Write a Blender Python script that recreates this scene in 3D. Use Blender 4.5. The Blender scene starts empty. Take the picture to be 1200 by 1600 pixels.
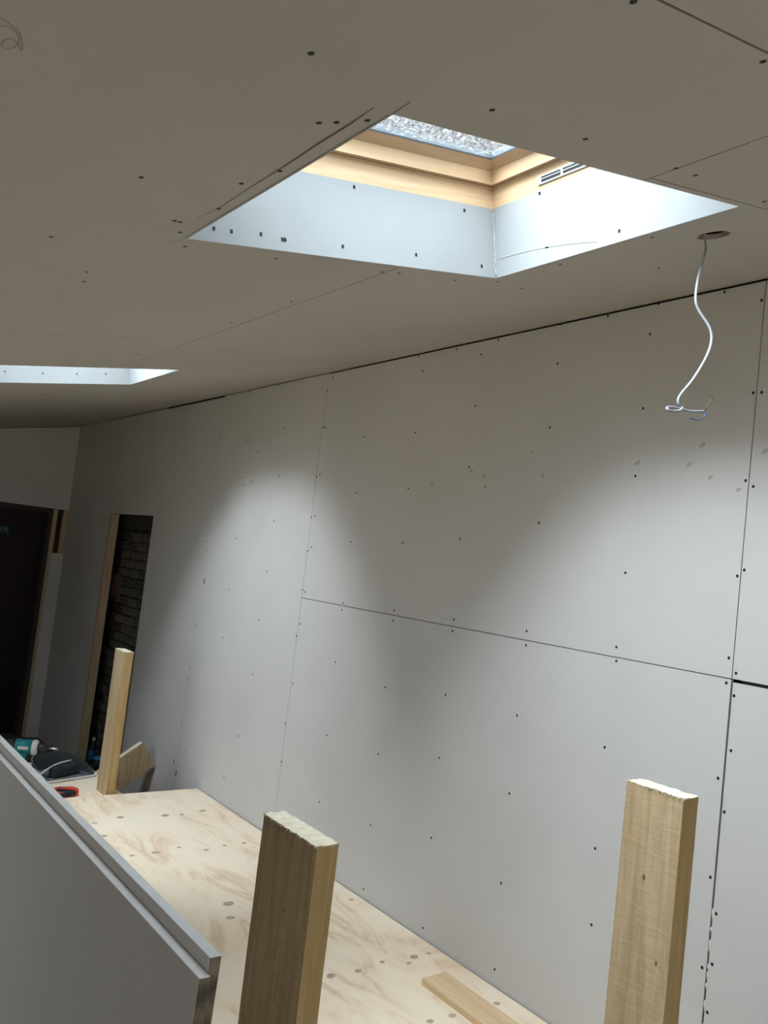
import bpy, bmesh, math, random
from mathutils import Vector, Matrix
random.seed(4)
C = bpy.context.scene.collection
# ------------------------------------------------------------------ camera
cam = bpy.data.objects.new('camera', bpy.data.cameras.new('camera')); C.objects.link(cam)
cam.data.sensor_fit = 'VERTICAL'; cam.data.sensor_height = 32; cam.data.sensor_width = 24
cam.data.lens = 25.92; cam.data.clip_start = 0.02
R_ = Vector((0.79105, -0.60073, 0.1156)); U_ = Vector((-0.1329, 0.0157, 0.991)); F_ = Vector((0.5972, 0.7993, 0.0674))
F_.normalize(); R_ = (R_ - F_*R_.dot(F_)).normalized(); U_ = R_.cross(F_).normalized()
M = Matrix((R_, U_, -F_)).transposed().to_4x4(); M.translation = Vector((0, 0, 1.9))
cam.matrix_world = M
bpy.context.scene.camera = cam
# ------------------------------------------------------------------ sky, exposure
sc = bpy.context.scene
sc.view_settings.view_transform = 'Standard'; sc.view_settings.look = 'None'
sc.view_settings.gamma = 1; sc.view_settings.use_curve_mapping = False
sc.view_settings.exposure = 0.20
SKY = 10.5
w = bpy.data.worlds.new('overcast_sky'); sc.world = w; w.use_nodes = True
nt = w.node_tree; bg = nt.nodes['Background']
tc = nt.nodes.new('ShaderNodeTexCoord'); sx = nt.nodes.new('ShaderNodeSeparateXYZ')
mr = nt.nodes.new('ShaderNodeMapRange')           # overcast sky: zenith about three times the horizon
mr.inputs[1].default_value = 0.0; mr.inputs[2].default_value = 1.0; mr.inputs[3].default_value = SKY*0.25; mr.inputs[4].default_value = SKY
nt.links.new(tc.outputs['Generated'], sx.inputs[0]); nt.links.new(sx.outputs[2], mr.inputs[0]); nt.links.new(mr.outputs[0], bg.inputs[1])
bg.inputs[0].default_value = (0.75, 0.875, 1.0, 1)
sc.cycles.max_bounces = 14; sc.cycles.diffuse_bounces = 9; sc.cycles.transparent_max_bounces = 12
sc.cycles.use_denoising = True

# soft glow of the clouded-over sun, coming over the low side of the roof
sl = bpy.data.lights.new('clouded_sun', 'SUN'); sl.energy = 21.0; sl.angle = math.radians(64); sl.color = (0.82, 0.91, 1.0)
so = bpy.data.objects.new('clouded_sun', sl); C.objects.link(so)
so.rotation_euler = Vector((math.cos(math.radians(54)), 0.02, -math.sin(math.radians(54)))).to_track_quat('-Z', 'Y').to_euler()

# ------------------------------------------------------------------ materials
def mat(name, col, rough=0.8, metallic=0.0, spec=0.3):
    m = bpy.data.materials.new(name); m.use_nodes = True
    b = m.node_tree.nodes['Principled BSDF']
    b.inputs['Base Color'].default_value = (*col, 1); b.inputs['Roughness'].default_value = rough
    b.inputs['Metallic'].default_value = metallic; b.inputs['Specular IOR Level'].default_value = spec
    return m
def noise_mat(name, stops, scale=(1, 1, 1), nscale=5, detail=6, dist=0.0, rough=0.85, bump=0.0, bdist=0.01, space='Object', seed=0.0, spec=0.3, nrough=0.55):
    m = mat(name, stops[0][1], rough, 0, spec); t = m.node_tree; b = t.nodes['Principled BSDF']
    tc = t.nodes.new('ShaderNodeTexCoord'); mp = t.nodes.new('ShaderNodeMapping')
    mp.inputs['Scale'].default_value = scale; mp.inputs['Location'].default_value = (seed, seed*1.7, seed*0.6)
    n = t.nodes.new('ShaderNodeTexNoise'); n.inputs['Scale'].default_value = nscale
    n.inputs['Detail'].default_value = detail; n.inputs['Distortion'].default_value = dist; n.inputs['Roughness'].default_value = nrough
    r = t.nodes.new('ShaderNodeValToRGB')
    t.links.new(tc.outputs[space], mp.inputs[0]); t.links.new(mp.outputs[0], n.inputs[0]); t.links.new(n.outputs[0], r.inputs[0])
    e = r.color_ramp.elements
    e[0].position = stops[0][0]; e[0].color = (*stops[0][1], 1)
    e[1].position = stops[-1][0]; e[1].color = (*stops[-1][1], 1)
    for p, c in stops[1:-1]:
        k = e.new(p); k.color = (*c, 1)
    t.links.new(r.outputs[0], b.inputs['Base Color'])
    if bump:
        bp = t.nodes.new('ShaderNodeBump'); bp.inputs['Strength'].default_value = bump; bp.inputs['Distance'].default_value = bdist
        t.links.new(n.outputs[0], bp.inputs['Height']); t.links.new(bp.outputs[0], b.inputs['Normal'])
    return m
PB = noise_mat('plasterboard_paper', [(0.3, (0.545, 0.525, 0.505)), (0.7, (0.60, 0.578, 0.558))], nscale=1.6, detail=8, rough=0.93, bump=0.03, bdist=0.002, spec=0.15)
PBC = noise_mat('plasterboard_ceiling', [(0.3, (0.49, 0.455, 0.41)), (0.7, (0.54, 0.50, 0.452))], nscale=1.3, detail=8, rough=0.93, spec=0.15)
PBREV = noise_mat('primed_reveal_board', [(0.3, (0.265, 0.272, 0.272)), (0.7, (0.30, 0.307, 0.307))], nscale=2.5, detail=8, rough=0.93, bump=0.03, bdist=0.002, spec=0.15)  # plasterboard darkened in colour to hold back the strong skylight on the reveals
PBEDGE = noise_mat('plasterboard_edge', [(0.3, (0.84, 0.84, 0.83)), (0.7, (0.90, 0.90, 0.89))], nscale=30, rough=0.9)
PBEND = noise_mat('gypsum_cut_end', [(0.35, (0.06, 0.045, 0.03)), (0.65, (0.20, 0.165, 0.12))], nscale=40, rough=0.95, bump=0.4)  # brown shadow on the sheet ends is put into this colour
PBRED = mat('plasterboard_cut_edge', (0.42, 0.33, 0.30), 0.95)
DARK = mat('cavity_lining', (0.06, 0.05, 0.045), 0.95)
SCREW = mat('black_phosphate_screw', (0.012, 0.011, 0.01), 0.55)
GRAPH = mat('graphite_mark', (0.15, 0.14, 0.12), 0.9)
SMUD = mat('finger_smudge', (0.40, 0.38, 0.345), 0.95)
SMUD2 = mat('dark_scuff', (0.22, 0.21, 0.20), 0.95)
FILL = mat('joint_filler', (0.64, 0.62, 0.60), 0.9)
FILLR = mat('reveal_filler', (0.42, 0.42, 0.41), 0.9)  # filler colour lowered so it does not glow in the bright reveal
def wood(name, dark, mid, light, grain=(26, 26, 1.4), ns=1.6, bump=0.12, seed=0.0, rough=0.8, saw=False):
    m = noise_mat(name, [(0.30, dark), (0.5, mid), (0.68, light)], scale=grain, nscale=ns, detail=7, dist=0.9, rough=rough, bump=bump, bdist=0.004, seed=seed, nrough=0.6)
    if saw:                                       # rough blade marks across the grain and fluffy patches
        t = m.node_tree; L = t.links.new; b = t.nodes['Principled BSDF']; ramp = [k for k in t.nodes if k.bl_idname == 'ShaderNodeValToRGB'][0]
        tc = t.nodes['Texture Coordinate']; mp = t.nodes.new('ShaderNodeMapping'); mp.inputs['Scale'].default_value = (7, 7, 40)
        n = t.nodes.new('ShaderNodeTexNoise'); n.inputs['Scale'].default_value = 3; n.inputs['Detail'].default_value = 6; n.inputs['Distortion'].default_value = 0.4
        n2 = t.nodes.new('ShaderNodeTexNoise'); n2.inputs['Scale'].default_value = 22; n2.inputs['Detail'].default_value = 8; n2.inputs['Roughness'].default_value = 0.75
        ad = t.nodes.new('ShaderNodeMath'); ad.operation = 'ADD'; L(tc.outputs['Object'], mp.inputs[0]); L(mp.outputs[0], n.inputs[0]); L(tc.outputs['Object'], n2.inputs[0])
        L(n.outputs[0], ad.inputs[0]); L(n2.outputs[0], ad.inputs[1])
        bp = t.nodes.new('ShaderNodeBump'); bp.inputs['Strength'].default_value = 0.22; bp.inputs['Distance'].default_value = 0.0035
        L(ad.outputs[0], bp.inputs['Height']); L(bp.outputs[0], b.inputs['Normal'])
        r2 = t.nodes.new('ShaderNodeMapRange'); r2.inputs[1].default_value = 0.75; r2.inputs[2].default_value = 1.3; r2.inputs[3].default_value = 0.92; r2.inputs[4].default_value = 1.07
        L(ad.outputs[0], r2.inputs[0]); vm = t.nodes.new('ShaderNodeVectorMath'); vm.operation = 'SCALE'
        L(ramp.outputs[0], vm.inputs[0]); L(r2.outputs[0], vm.inputs['Scale']); L(vm.outputs[0], b.inputs['Base Color'])
    return m
SAWN = wood('sawn_carcassing_timber', (0.42, 0.29, 0.155), (0.53, 0.385, 0.225), (0.61, 0.47, 0.30), saw=True)
SAWN2 = wood('weathered_sawn_timber', (0.27, 0.185, 0.10), (0.345, 0.245, 0.135), (0.42, 0.31, 0.18), seed=4, saw=True)  # same sawn grain in darker browns
SAWNF = wood('planed_edge_timber', (0.33, 0.215, 0.085), (0.40, 0.27, 0.115), (0.46, 0.32, 0.15), seed=9, bump=0.05)
ENDG = noise_mat('end_grain', [(0.3, (0.62, 0.53, 0.38)), (0.7, (0.80, 0.73, 0.58))], nscale=60, rough=0.95, bump=0.6, bdist=0.003)
PINE = wood('varnished_pine', (0.50, 0.32, 0.175), (0.55, 0.375, 0.22), (0.60, 0.43, 0.27), grain=(1.5, 1.5, 30), ns=1.2, bump=0.0, rough=0.45)
STUD = wood('stud_timber', (0.42, 0.30, 0.18), (0.50, 0.37, 0.23), (0.56, 0.43, 0.28), seed=13)
OFFC = wood('planed_offcut', (0.60, 0.40, 0.22), (0.70, 0.50, 0.30), (0.76, 0.58, 0.38), grain=(20, 1.4, 20), seed=21, bump=0.05)
def ply_mat():
    m = mat('shuttering_plywood', (0.8, 0.7, 0.5), 0.6); t = m.node_tree; b = t.nodes['Principled BSDF']; L = t.links.new; N = t.nodes.new
    tc = N('ShaderNodeTexCoord'); mp = N('ShaderNodeMapping'); mp.inputs['Scale'].default_value = (3.4, 1.1, 1); mp.inputs['Rotation'].default_value = (0, 0, 0.06)
    n = N('ShaderNodeTexNoise'); n.inputs['Scale'].default_value = 1.5; n.inputs['Detail'].default_value = 5.0; n.inputs['Distortion'].default_value = 1.3
    ml = N('ShaderNodeMath'); ml.operation = 'MULTIPLY'; ml.inputs[1].default_value = 3.6
    fr = N('ShaderNodeMath'); fr.operation = 'PINGPONG'; fr.inputs[1].default_value = 0.5
    r = N('ShaderNodeValToRGB'); e = r.color_ramp.elements
    e[0].position = 0.0; e[0].color = (0.76, 0.55, 0.37, 1); e[1].position = 0.5; e[1].color = (0.92, 0.775, 0.595, 1)
    k = e.new(0.12); k.color = (0.85, 0.68, 0.49, 1); k = e.new(0.28); k.color = (0.90, 0.73, 0.535, 1)
    n2 = N('ShaderNodeTexNoise'); n2.inputs['Scale'].default_value = 2.3; n2.inputs['Detail'].default_value = 3
    r2 = N('ShaderNodeValToRGB'); r2.color_ramp.elements[0].position = 0.42; r2.color_ramp.elements[1].position = 0.62
    mx = N('ShaderNodeMix'); mx.data_type = 'RGBA'; mx.inputs[7].default_value = (0.92, 0.785, 0.615, 1)
    L(tc.outputs['Object'], mp.inputs[0]); L(mp.outputs[0], n.inputs[0]); L(n.outputs[0], ml.inputs[0]); L(ml.outputs[0], fr.inputs[0]); L(fr.outputs[0], r.inputs[0])
    L(tc.outputs['Object'], n2.inputs[0]); L(n2.outputs[0], r2.inputs[0]); L(r2.outputs[0], mx.inputs[0]); L(r.outputs[0], mx.inputs[6]); L(mx.outputs[2], b.inputs['Base Color'])
    return m
PLY = ply_mat()
PLYEDGE = mat('plywood_edge', (0.70, 0.60, 0.42), 0.8)
KNOT = noise_mat('plywood_knot', [(0.35, (0.42, 0.29, 0.20)), (0.65, (0.58, 0.43, 0.32))], nscale=40)
TKNOT = mat('timber_knot', (0.22, 0.13, 0.065), 0.8)
def glass_mat():
    m = bpy.data.materials.new('wet_dusty_glass'); m.use_nodes = True; t = m.node_tree; t.nodes.clear(); N = t.nodes.new; L = t.links.new
    o = N('ShaderNodeOutputMaterial'); tr = N('ShaderNodeBsdfTransparent'); tr.inputs[0].default_value = (0.93, 0.96, 0.95, 1)
    tl = N('ShaderNodeBsdfTranslucent'); tl.inputs[0].default_value = (0.85, 0.86, 0.86, 1); gl = N('ShaderNodeBsdfGlossy'); gl.inputs['Roughness'].default_value = 0.05
    tc = N('ShaderNodeTexCoord'); n = N('ShaderNodeTexNoise'); n.inputs['Scale'].default_value = 110; n.inputs['Detail'].default_value = 3
    r = N('ShaderNodeValToRGB'); r.color_ramp.elements[0].position = 0.50; r.color_ramp.elements[1].position = 0.64
    r.color_ramp.elements[0].color = (0.0, 0.0, 0.0, 1); r.color_ramp.elements[1].color = (0.055, 0.055, 0.055, 1)
    m1 = N('ShaderNodeMixShader'); m2 = N('ShaderNodeMixShader'); m2.inputs[0].default_value = 0.05
    L(tc.outputs['Object'], n.inputs[0]); L(n.outputs[0], r.inputs[0]); L(r.outputs[0], m1.inputs[0]); L(tr.outputs[0], m1.inputs[1]); L(tl.outputs[0], m1.inputs[2])
    L(m1.outputs[0], m2.inputs[1]); L(gl.outputs[0], m2.inputs[2]); L(m2.outputs[0], o.inputs[0])
    return m
GLASS = glass_mat()
SEAL = mat('black_glazing_seal', (0.03, 0.035, 0.04), 0.5)
FLASH = mat('pale_metal_flashing', (0.50, 0.54, 0.57), 0.5)
VENT = mat('grey_vent_plastic', (0.42, 0.45, 0.46), 0.5)
ROUGHCAST = noise_mat('roughcast_render', [(0.35, (0.022, 0.020, 0.019)), (0.64, (0.088, 0.083, 0.079))], nscale=34, detail=8, rough=0.95, bump=0.9, bdist=0.012)
BRICK = noise_mat('dusty_brick', [(0.3, (0.04, 0.035, 0.028)), (0.5, (0.10, 0.09, 0.065)), (0.7, (0.17, 0.15, 0.11))], nscale=5, detail=9, rough=0.95, bump=0.7, bdist=0.02, space='Generated')
BRICKS = [BRICK, noise_mat('rendered_brick', [(0.3, (0.09, 0.08, 0.06)), (0.7, (0.19, 0.17, 0.125))], nscale=8, detail=9, rough=0.95, bump=0.7, bdist=0.02),
          noise_mat('red_brick', [(0.3, (0.06, 0.03, 0.018)), (0.7, (0.14, 0.07, 0.04))], nscale=12, detail=9, rough=0.95, bump=0.6)]
MORTAR = noise_mat('crumbling_mortar', [(0.3, (0.05, 0.043, 0.035)), (0.7, (0.14, 0.125, 0.10))], nscale=18, detail=8, rough=0.95, bump=0.8)
FLOOR = noise_mat('dusty_floorboard', [(0.3, (0.15, 0.105, 0.065)), (0.7, (0.23, 0.17, 0.115))], nscale=4, detail=8, rough=0.9)
BOUNCEM = noise_mat('pale_paving', [(0.3, (0.22, 0.18, 0.12)), (0.7, (0.32, 0.26, 0.18))], nscale=2, rough=0.9)  # warm surface meant to bounce daylight up to the ceiling
DOORM = noise_mat('dark_red_door', [(0.3, (0.010, 0.002, 0.0015)), (0.7, (0.020, 0.004, 0.003))], scale=(12, 12, 1), nscale=2, rough=0.5)
DIM = noise_mat('old_painted_wall', [(0.3, (0.40, 0.38, 0.35)), (0.7, (0.48, 0.46, 0.43))], nscale=2, rough=0.95)
BLACKP = mat('black_plastic', (0.02, 0.02, 0.022), 0.45)
GREYP = mat('dark_grey_plastic', (0.045, 0.05, 0.055), 0.5)
PANI = noise_mat('dusty_dustpan', [(0.4, (0.06, 0.065, 0.07)), (0.62, (0.20, 0.21, 0.22))], nscale=14, detail=8, rough=0.7)
TEAL = mat('teal_plastic', (0.01, 0.155, 0.17), 0.4)
LIP = mat('worn_pale_rubber', (0.72, 0.74, 0.74), 0.5)
PALE = mat('pale_grey_plastic', (0.50, 0.52, 0.50), 0.5)
STEEL = mat('steel', (0.62, 0.62, 0.6), 0.3, 1.0)
REDP = mat('red_plastic', (0.60, 0.06, 0.035), 0.45)
BLUEP = mat('blue_plastic', (0.02, 0.13, 0.34), 0.4)
SKYBL = mat('light_blue_lid', (0.10, 0.42, 0.75), 0.4)
WHITEC = mat('grey_pvc_cable', (0.34, 0.36, 0.39), 0.75, 0, 0.1)
WBLUE = mat('blue_core', (0.07, 0.14, 0.30), 0.5)
WBROWN = mat('brown_core', (0.13, 0.07, 0.04), 0.5)
BRISTLE = noise_mat('dark_bristles', [(0.4, (0.015, 0.017, 0.02)), (0.6, (0.045, 0.05, 0.055))], scale=(1, 1, 6), nscale=60, rough=0.95, bump=0.6)
SIGNG = mat('dark_green_sign', (0.004, 0.012, 0.008), 0.5)
SIGNL = mat('pale_sign_lettering', (0.17, 0.27, 0.22), 0.6)
MAROON = mat('maroon_paint', (0.16, 0.02, 0.03), 0.6)

# ------------------------------------------------------------------ helpers
def link(name, bm, m, parent=None, bevel=0.0, smooth=False):
    me = bpy.data.meshes.new(name)
    bmesh.ops.recalc_face_normals(bm, faces=bm.faces); bm.to_mesh(me); bm.free()
    for k in (m if isinstance(m, (list, tuple)) else [m]): me.materials.append(k)
    if smooth:
        for p_ in me.polygons: p_.use_smooth = True
    o = bpy.data.objects.new(name, me); C.objects.link(o)
    if parent: o.parent = parent
    if bevel:
        b = o.modifiers.new('bevel', 'BEVEL'); b.width = bevel; b.segments = 2; b.limit_method = 'ANGLE'; b.angle_limit = 0.6
    return o
def box(bm, x0, x1, y0, y1, z0, z1, mi=0, mtx=None):
    v = [bm.verts.new(p) for p in ((x0,y0,z0),(x1,y0,z0),(x1,y1,z0),(x0,y1,z0),(x0,y0,z1),(x1,y0,z1),(x1,y1,z1),(x0,y1,z1))]
    fs = []
    for f in ((0,3,2,1),(4,5,6,7),(0,1,5,4),(1,2,6,5),(2,3,7,6),(3,0,4,7)):
        q = bm.faces.new([v[i] for i in f]); q.material_index = mi; fs.append(q)
    if mtx: bmesh.ops.transform(bm, matrix=mtx, verts=v)
    return fs, v
def bx(name, r, m, parent=None, bevel=0.0, loc=None):
    bm = bmesh.new(); box(bm, *r); o = link(name, bm, m, parent, bevel)
    return o
def prism(bm, pts, axis, a, b, mi=0):
    """extrude a polygon of 2-d points along axis between a and b"""
    def P(u, v, t): return {'x': (t, u, v), 'y': (u, t, v), 'z': (u, v, t)}[axis]
    lo = [bm.verts.new(P(u, v, a)) for u, v in pts]; hi = [bm.verts.new(P(u, v, b)) for u, v in pts]
    n = len(pts); bm.faces.new(lo).material_index = mi; bm.faces.new(hi[::-1]).material_index = mi
    for i in range(n): bm.faces.new((lo[i], lo[(i+1) % n], hi[(i+1) % n], hi[i])).material_index = mi
    return lo + hi
def tube(bm, pts, r, n=8, flat=1.0, mi=0):
    pts = [Vector(q) for q in pts]; rings = []
    rr = r if isinstance(r, (list, tuple)) else [r]*len(pts)
    up = Vector((0.3, 0.2, 1)).normalized()
    for i, q in enumerate(pts):
        t = (pts[min(i+1, len(pts)-1)] - pts[max(i-1, 0)]).normalized()
        a = t.cross(up)
        if a.length < 0.05: a = t.cross(Vector((1, 0, 0)))
        a.normalize(); b = t.cross(a).normalized(); up = -b if b.dot(up) < 0 else b
        rings.append([bm.verts.new(q + rr[i]*(math.cos(2*math.pi*k/n)*a + flat*math.sin(2*math.pi*k/n)*b)) for k in range(n)])
    for i in range(len(rings)-1):
        for k in range(n):
            bm.faces.new((rings[i][k], rings[i][(k+1) % n], rings[i+1][(k+1) % n], rings[i+1][k])).material_index = mi
    bm.faces.new(rings[0][::-1]).material_index = mi; bm.faces.new(rings[-1]).material_index = mi
def smoothpath(pts, k=5):
    P = [Vector(q) for q in pts]; out = []
    for i in range(len(P)-1):
        a = P[max(i-1, 0)]; b = P[i]; c = P[i+1]; d = P[min(i+2, len(P)-1)]
        for j in range(k):
            t = j/k; out.append(0.5*((2*b)+(c-a)*t+(2*a-5*b+4*c-d)*t*t+(3*b-a-3*c+d)*t**3))
    out.append(P[-1]); return out
def lathe(bm, prof, n=20, axis='z', c=(0, 0, 0), mi=0):
    rings = []
    for r, h in prof:
        ring = []
        for k in range(n):
            a = 2*math.pi*k/n; u, v = r*math.cos(a), r*math.sin(a)
            q = (u, v, h) if axis == 'z' else (h, u, v)
            ring.append(bm.verts.new((q[0]+c[0], q[1]+c[1], q[2]+c[2])))
        rings.append(ring)
    for i in range(len(rings)-1):
        for k in range(n): bm.faces.new((rings[i][k], rings[i][(k+1) % n], rings[i+1][(k+1) % n], rings[i+1][k])).material_index = mi
    bm.faces.new(rings[0][::-1]).material_index = mi; bm.faces.new(rings[-1]).material_index = mi
def empty(name, loc=(0, 0, 0), rz=0.0):
    o = bpy.data.objects.new(name, None); C.objects.link(o); o.location = loc; o.rotation_euler = (0, 0, rz); o.empty_display_size = 0.1
    return o
def tag(o, label=None, cat=None, group=None, kind=None):
    if label: o['label'] = label
    if cat: o['category'] = cat
    if group: o['group'] = group
    if kind: o['kind'] = kind
    return o
def grid_board(bm, xs, ys, hole, z0, z1):
    """plate over a grid of cells with some cells left out; only outer faces are made"""
    V = {}
    def v(i, j, z):
        k = (i, j, z)
        if k not in V: V[k] = bm.verts.new((xs[i], ys[j], z))
        return V[k]
    on = lambda i, j: 0 <= i < len(xs)-1 and 0 <= j < len(ys)-1 and not hole(0.5*(xs[i]+xs[i+1]), 0.5*(ys[j]+ys[j+1]))
    for i in range(len(xs)-1):
        for j in range(len(ys)-1):
            if not on(i, j): continue
            bm.faces.new((v(i,j,z0), v(i,j+1,z0), v(i+1,j+1,z0), v(i+1,j,z0))); bm.faces.new((v(i,j,z1), v(i+1,j,z1), v(i+1,j+1,z1), v(i,j+1,z1)))
            for (di, dj), (a, b) in {(-1,0): ((i,j),(i,j+1)), (1,0): ((i+1,j),(i+1,j+1)), (0,-1): ((i,j),(i+1,j)), (0,1): ((i,j+1),(i+1,j+1))}.items():
                if not on(i+di, j+dj):
                    f = bm.faces.new((v(*a, z0), v(*b, z0), v(*b, z1), v(*a, z1))); f.material_index = 1
def discs(name, pts, make, m, parent):
    """tiny countless marks joined into one part; make(pt) -> (centre, radius, aspect, normal axis)"""
    bm = bmesh.new()
    for q in pts:
        c, r, asp, ax, ang = make(q); n = 10; top = []; bot = []
        for k in range(n):
            a = 2*math.pi*k/n; u = r*math.cos(a); v = r*asp*math.sin(a)
            u, v = u*math.cos(ang)-v*math.sin(ang), u*math.sin(ang)+v*math.cos(ang)
            if ax == 'x': top.append(bm.verts.new((c[0], c[1]+u, c[2]+v))); bot.append(bm.verts.new((c[0]+0.002, c[1]+u, c[2]+v)))
            else: top.append(bm.verts.new((c[0]+u, c[1]+v, c[2]))); bot.append(bm.verts.new((c[0]+u, c[1]+v, c[2]+(0.002 if ax == 'z' else -0.002))))
        bm.faces.new(top)
        for k in range(n): bm.faces.new((top[k], top[(k+1) % n], bot[(k+1) % n], bot[k]))
    o = link(name, bm, m, parent); o['kind'] = 'stuff'; return o

WALL_SCREWS = [(4.112,2.624),(3.685,2.6),(3.704,2.601),(3.323,2.528),(2.919,2.525),(3.68,2.35),(3.708,2.337),(4.11,2.352),(3.326,2.251),(2.923,2.27),(3.68,2.131),(3.71,2.123),(4.103,2.093),(3.325,2.008),(2.92,2.024),(3.674,1.966),(3.707,1.944),(4.111,1.807),(4.541,1.667),(3.683,1.731),(3.71,1.739),(3.329,1.711),(3.333,1.677),(2.924,1.719),(2.924,1.673),(3.694,1.564),(4.129,1.532),(3.717,1.498),(4.544,1.378),(4.926,1.403),(3.704,2.797),(4.243,2.887),(4.421,2.895),(4.607,2.886),(4.932,2.624),(4.39,2.5),(4.549,2.578),(4.553,2.349),(4.532,2.302),(4.936,2.381),(4.94,2.172),(4.922,2.048),(4.938,1.944),(4.918,1.879),(4.535,1.977),(1.447,2.882),(1.687,2.889),(1.895,2.884),(2.114,2.89),(2.443,2.881),(2.696,2.878),(2.96,2.883),(2.914,2.808),(2.537,2.833),(1.709,2.788),(2.11,2.739),(2.538,2.615),(1.708,2.533),(2.115,2.495),(2.536,2.356),(1.713,2.303),(1.322,2.831),(1.323,2.547),(1.297,2.546),(1.323,2.282),(1.298,2.264),(2.542,2.057),(2.12,2.135),(1.716,1.978),(2.527,1.726),(2.527,1.679),(2.125,1.732),(2.121,1.68),(3.334,1.423),(2.925,1.378),(2.527,1.42),(2.129,1.421),(3.692,1.257),(3.331,1.074),(2.92,1.087),(2.524,1.169),(2.127,1.139),(3.329,0.76),(2.917,0.78),(1.723,1.731),(1.718,1.686),(1.327,1.757),(1.301,1.717),(1.328,1.684),(1.301,1.652),(1.731,1.401),(1.296,1.496),(1.328,1.409),(1.3,1.321),(1.323,1.998),(1.303,2.017),(1.73,1.075),(1.716,0.838),(1.325,1.129),(1.298,1.037),(1.326,0.876),(1.297,0.898),(1.299,0.765),(2.122,0.821),(2.11,0.523),(2.915,0.506),(2.509,0.506),(2.518,0.854),(4.124,1.229),(4.936,1.126),(4.945,1.059),(4.955,0.783),(5.367,1.067),(5.36,1.763),(3.719,1.047),(3.711,0.853),(4.845,0.625),(4.203,0.871),(4.306,0.612),(5.74,2.633),(5.539,2.852),(5.881,1.785),(3.67,2.866)]
SMUDGES = [(1.71,2.348,0.018),(1.515,2.336,0.017),(1.475,2.397,0.019),(1.438,2.294,0.015),(1.343,2.255,0.015),(1.272,2.368,0.019),(2.126,2.313,0.017),(2.439,2.317,0.018),(2.428,2.272,0.016),(2.762,2.289,0.017),(2.193,2.403,0.012),(2.518,2.34,0.016),(4.43,2.32,0.023),(4.898,1.688,0.025),(4.942,0.469,0.026),(4.992,0.528,0.017)]
CEIL_SCREWS = [(-1.894,0.857),(-1.777,1.023),(-1.756,1.009),(-1.721,0.981),(-1.729,1.219),(-1.757,1.304),(-1.731,1.447),(-1.773,1.555),(-1.76,1.558),(-1.732,1.624),(-1.68,1.72),(-1.916,1.354),(-1.949,1.767),(-1.795,2.03),(-1.771,2.132),(-1.447,1.728),(-1.131,1.733),(-1.08,1.726),(-1.586,0.863),(-1.377,0.867),(-1.121,0.875),(-1.054,0.879),(-0.772,0.902),(-1.649,0.577),(-1.379,0.575),(-1.156,2.152),(-0.749,1.186),(-0.447,1.378),(-0.747,1.468),(-0.753,1.69),(-0.88,1.728),(-0.615,1.731),(-1.186,3.324),(-1.156,2.542),(-0.686,5.64),(-0.912,1.365)]
KNOTS = [(1.542,4.167),(1.527,3.976),(1.691,4.218),(1.558,3.69),(1.675,3.694),(1.802,3.724),(1.922,4.186),(2.01,4.173),(2.143,4.204),(1.909,3.653),(2.021,3.681),(1.487,3.046),(1.734,3.066),(1.682,2.945),(2.128,3.685),(2.245,2.915),(2.031,2.41),(2.119,2.362),(2.17,2.394),(2.241,2.392),(1.91,2.391),(1.798,2.4),(1.934,2.024),(2.224,2.011),(2.027,2.019)]
PENCIL = [(-1.739,0.939),(-1.736,1.007),(-1.737,1.082),(-1.734,1.205),(-1.735,1.315),(-1.732,1.444),(-1.743,1.526)]
CUT2 = [(-1.704,0.903),(-1.701,0.949)]
SCRIB = [(-2.219,0.962),(-2.208,0.968),(-2.195,0.981),(-2.189,0.997),(-2.183,1.017),(-2.184,1.021),(-2.19,1.008),(-2.198,0.999),(-2.204,1.006),(-2.205,1.02),(-2.198,1.026),(-2.191,1.015),(-2.192,0.995),(-2.201,0.979),(-2.211,0.975),(-2.215,0.981)]
CORN = [(-1.707,1.654),(-1.694,0.95),(-0.789,0.944),(-0.782,1.677),(-0.806,3.761),(-0.849,4.425),(-0.622,1.107),(-1.725,1.713)]
CABLE = [(1.695,1.13,2.777),(1.7,1.13,2.76),(1.689,1.12,2.727),(1.642,1.1,2.653),(1.593,1.07,2.58),(1.595,1.06,2.549),(1.609,1.04,2.513),(1.607,1.03,2.482),(1.565,1.01,2.433),(1.495,0.99,2.365),(1.423,0.97,2.31),(1.412,0.965,2.291),(1.419,0.96,2.283),(1.392,0.95,2.27),(1.349,0.94,2.261),(1.355,0.95,2.268),(1.395,0.97,2.28),(1.45,0.99,2.291),(1.51,1.0,2.298),(1.572,1.01,2.312)]
EARTH = [(1.572,1.01,2.312),(1.569,1.0,2.32),(1.581,1.0,2.339),(1.579,1.0,2.347)]
BLUE = [(1.57,1.01,2.311),(1.56,1.0,2.299),(1.545,1.0,2.287),(1.508,1.0,2.283)]

# ------------------------------------------------------------------ room shell
WX, ZC, TH = 2.3045, 2.8975, 0.21001       # long wall plane, ceiling height at it, ceiling slope
cT, sT = math.cos(TH), math.sin(TH)
def cz(X): return ZC + math.tan(TH)*(X-WX)
LX, NY, EY = -1.2, -2.0, 7.99

floor = tag(bx('floor', (LX-0.1, 2.6, NY-0.1, 8.6, -0.06, 0.0), FLOOR), kind='structure')

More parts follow.
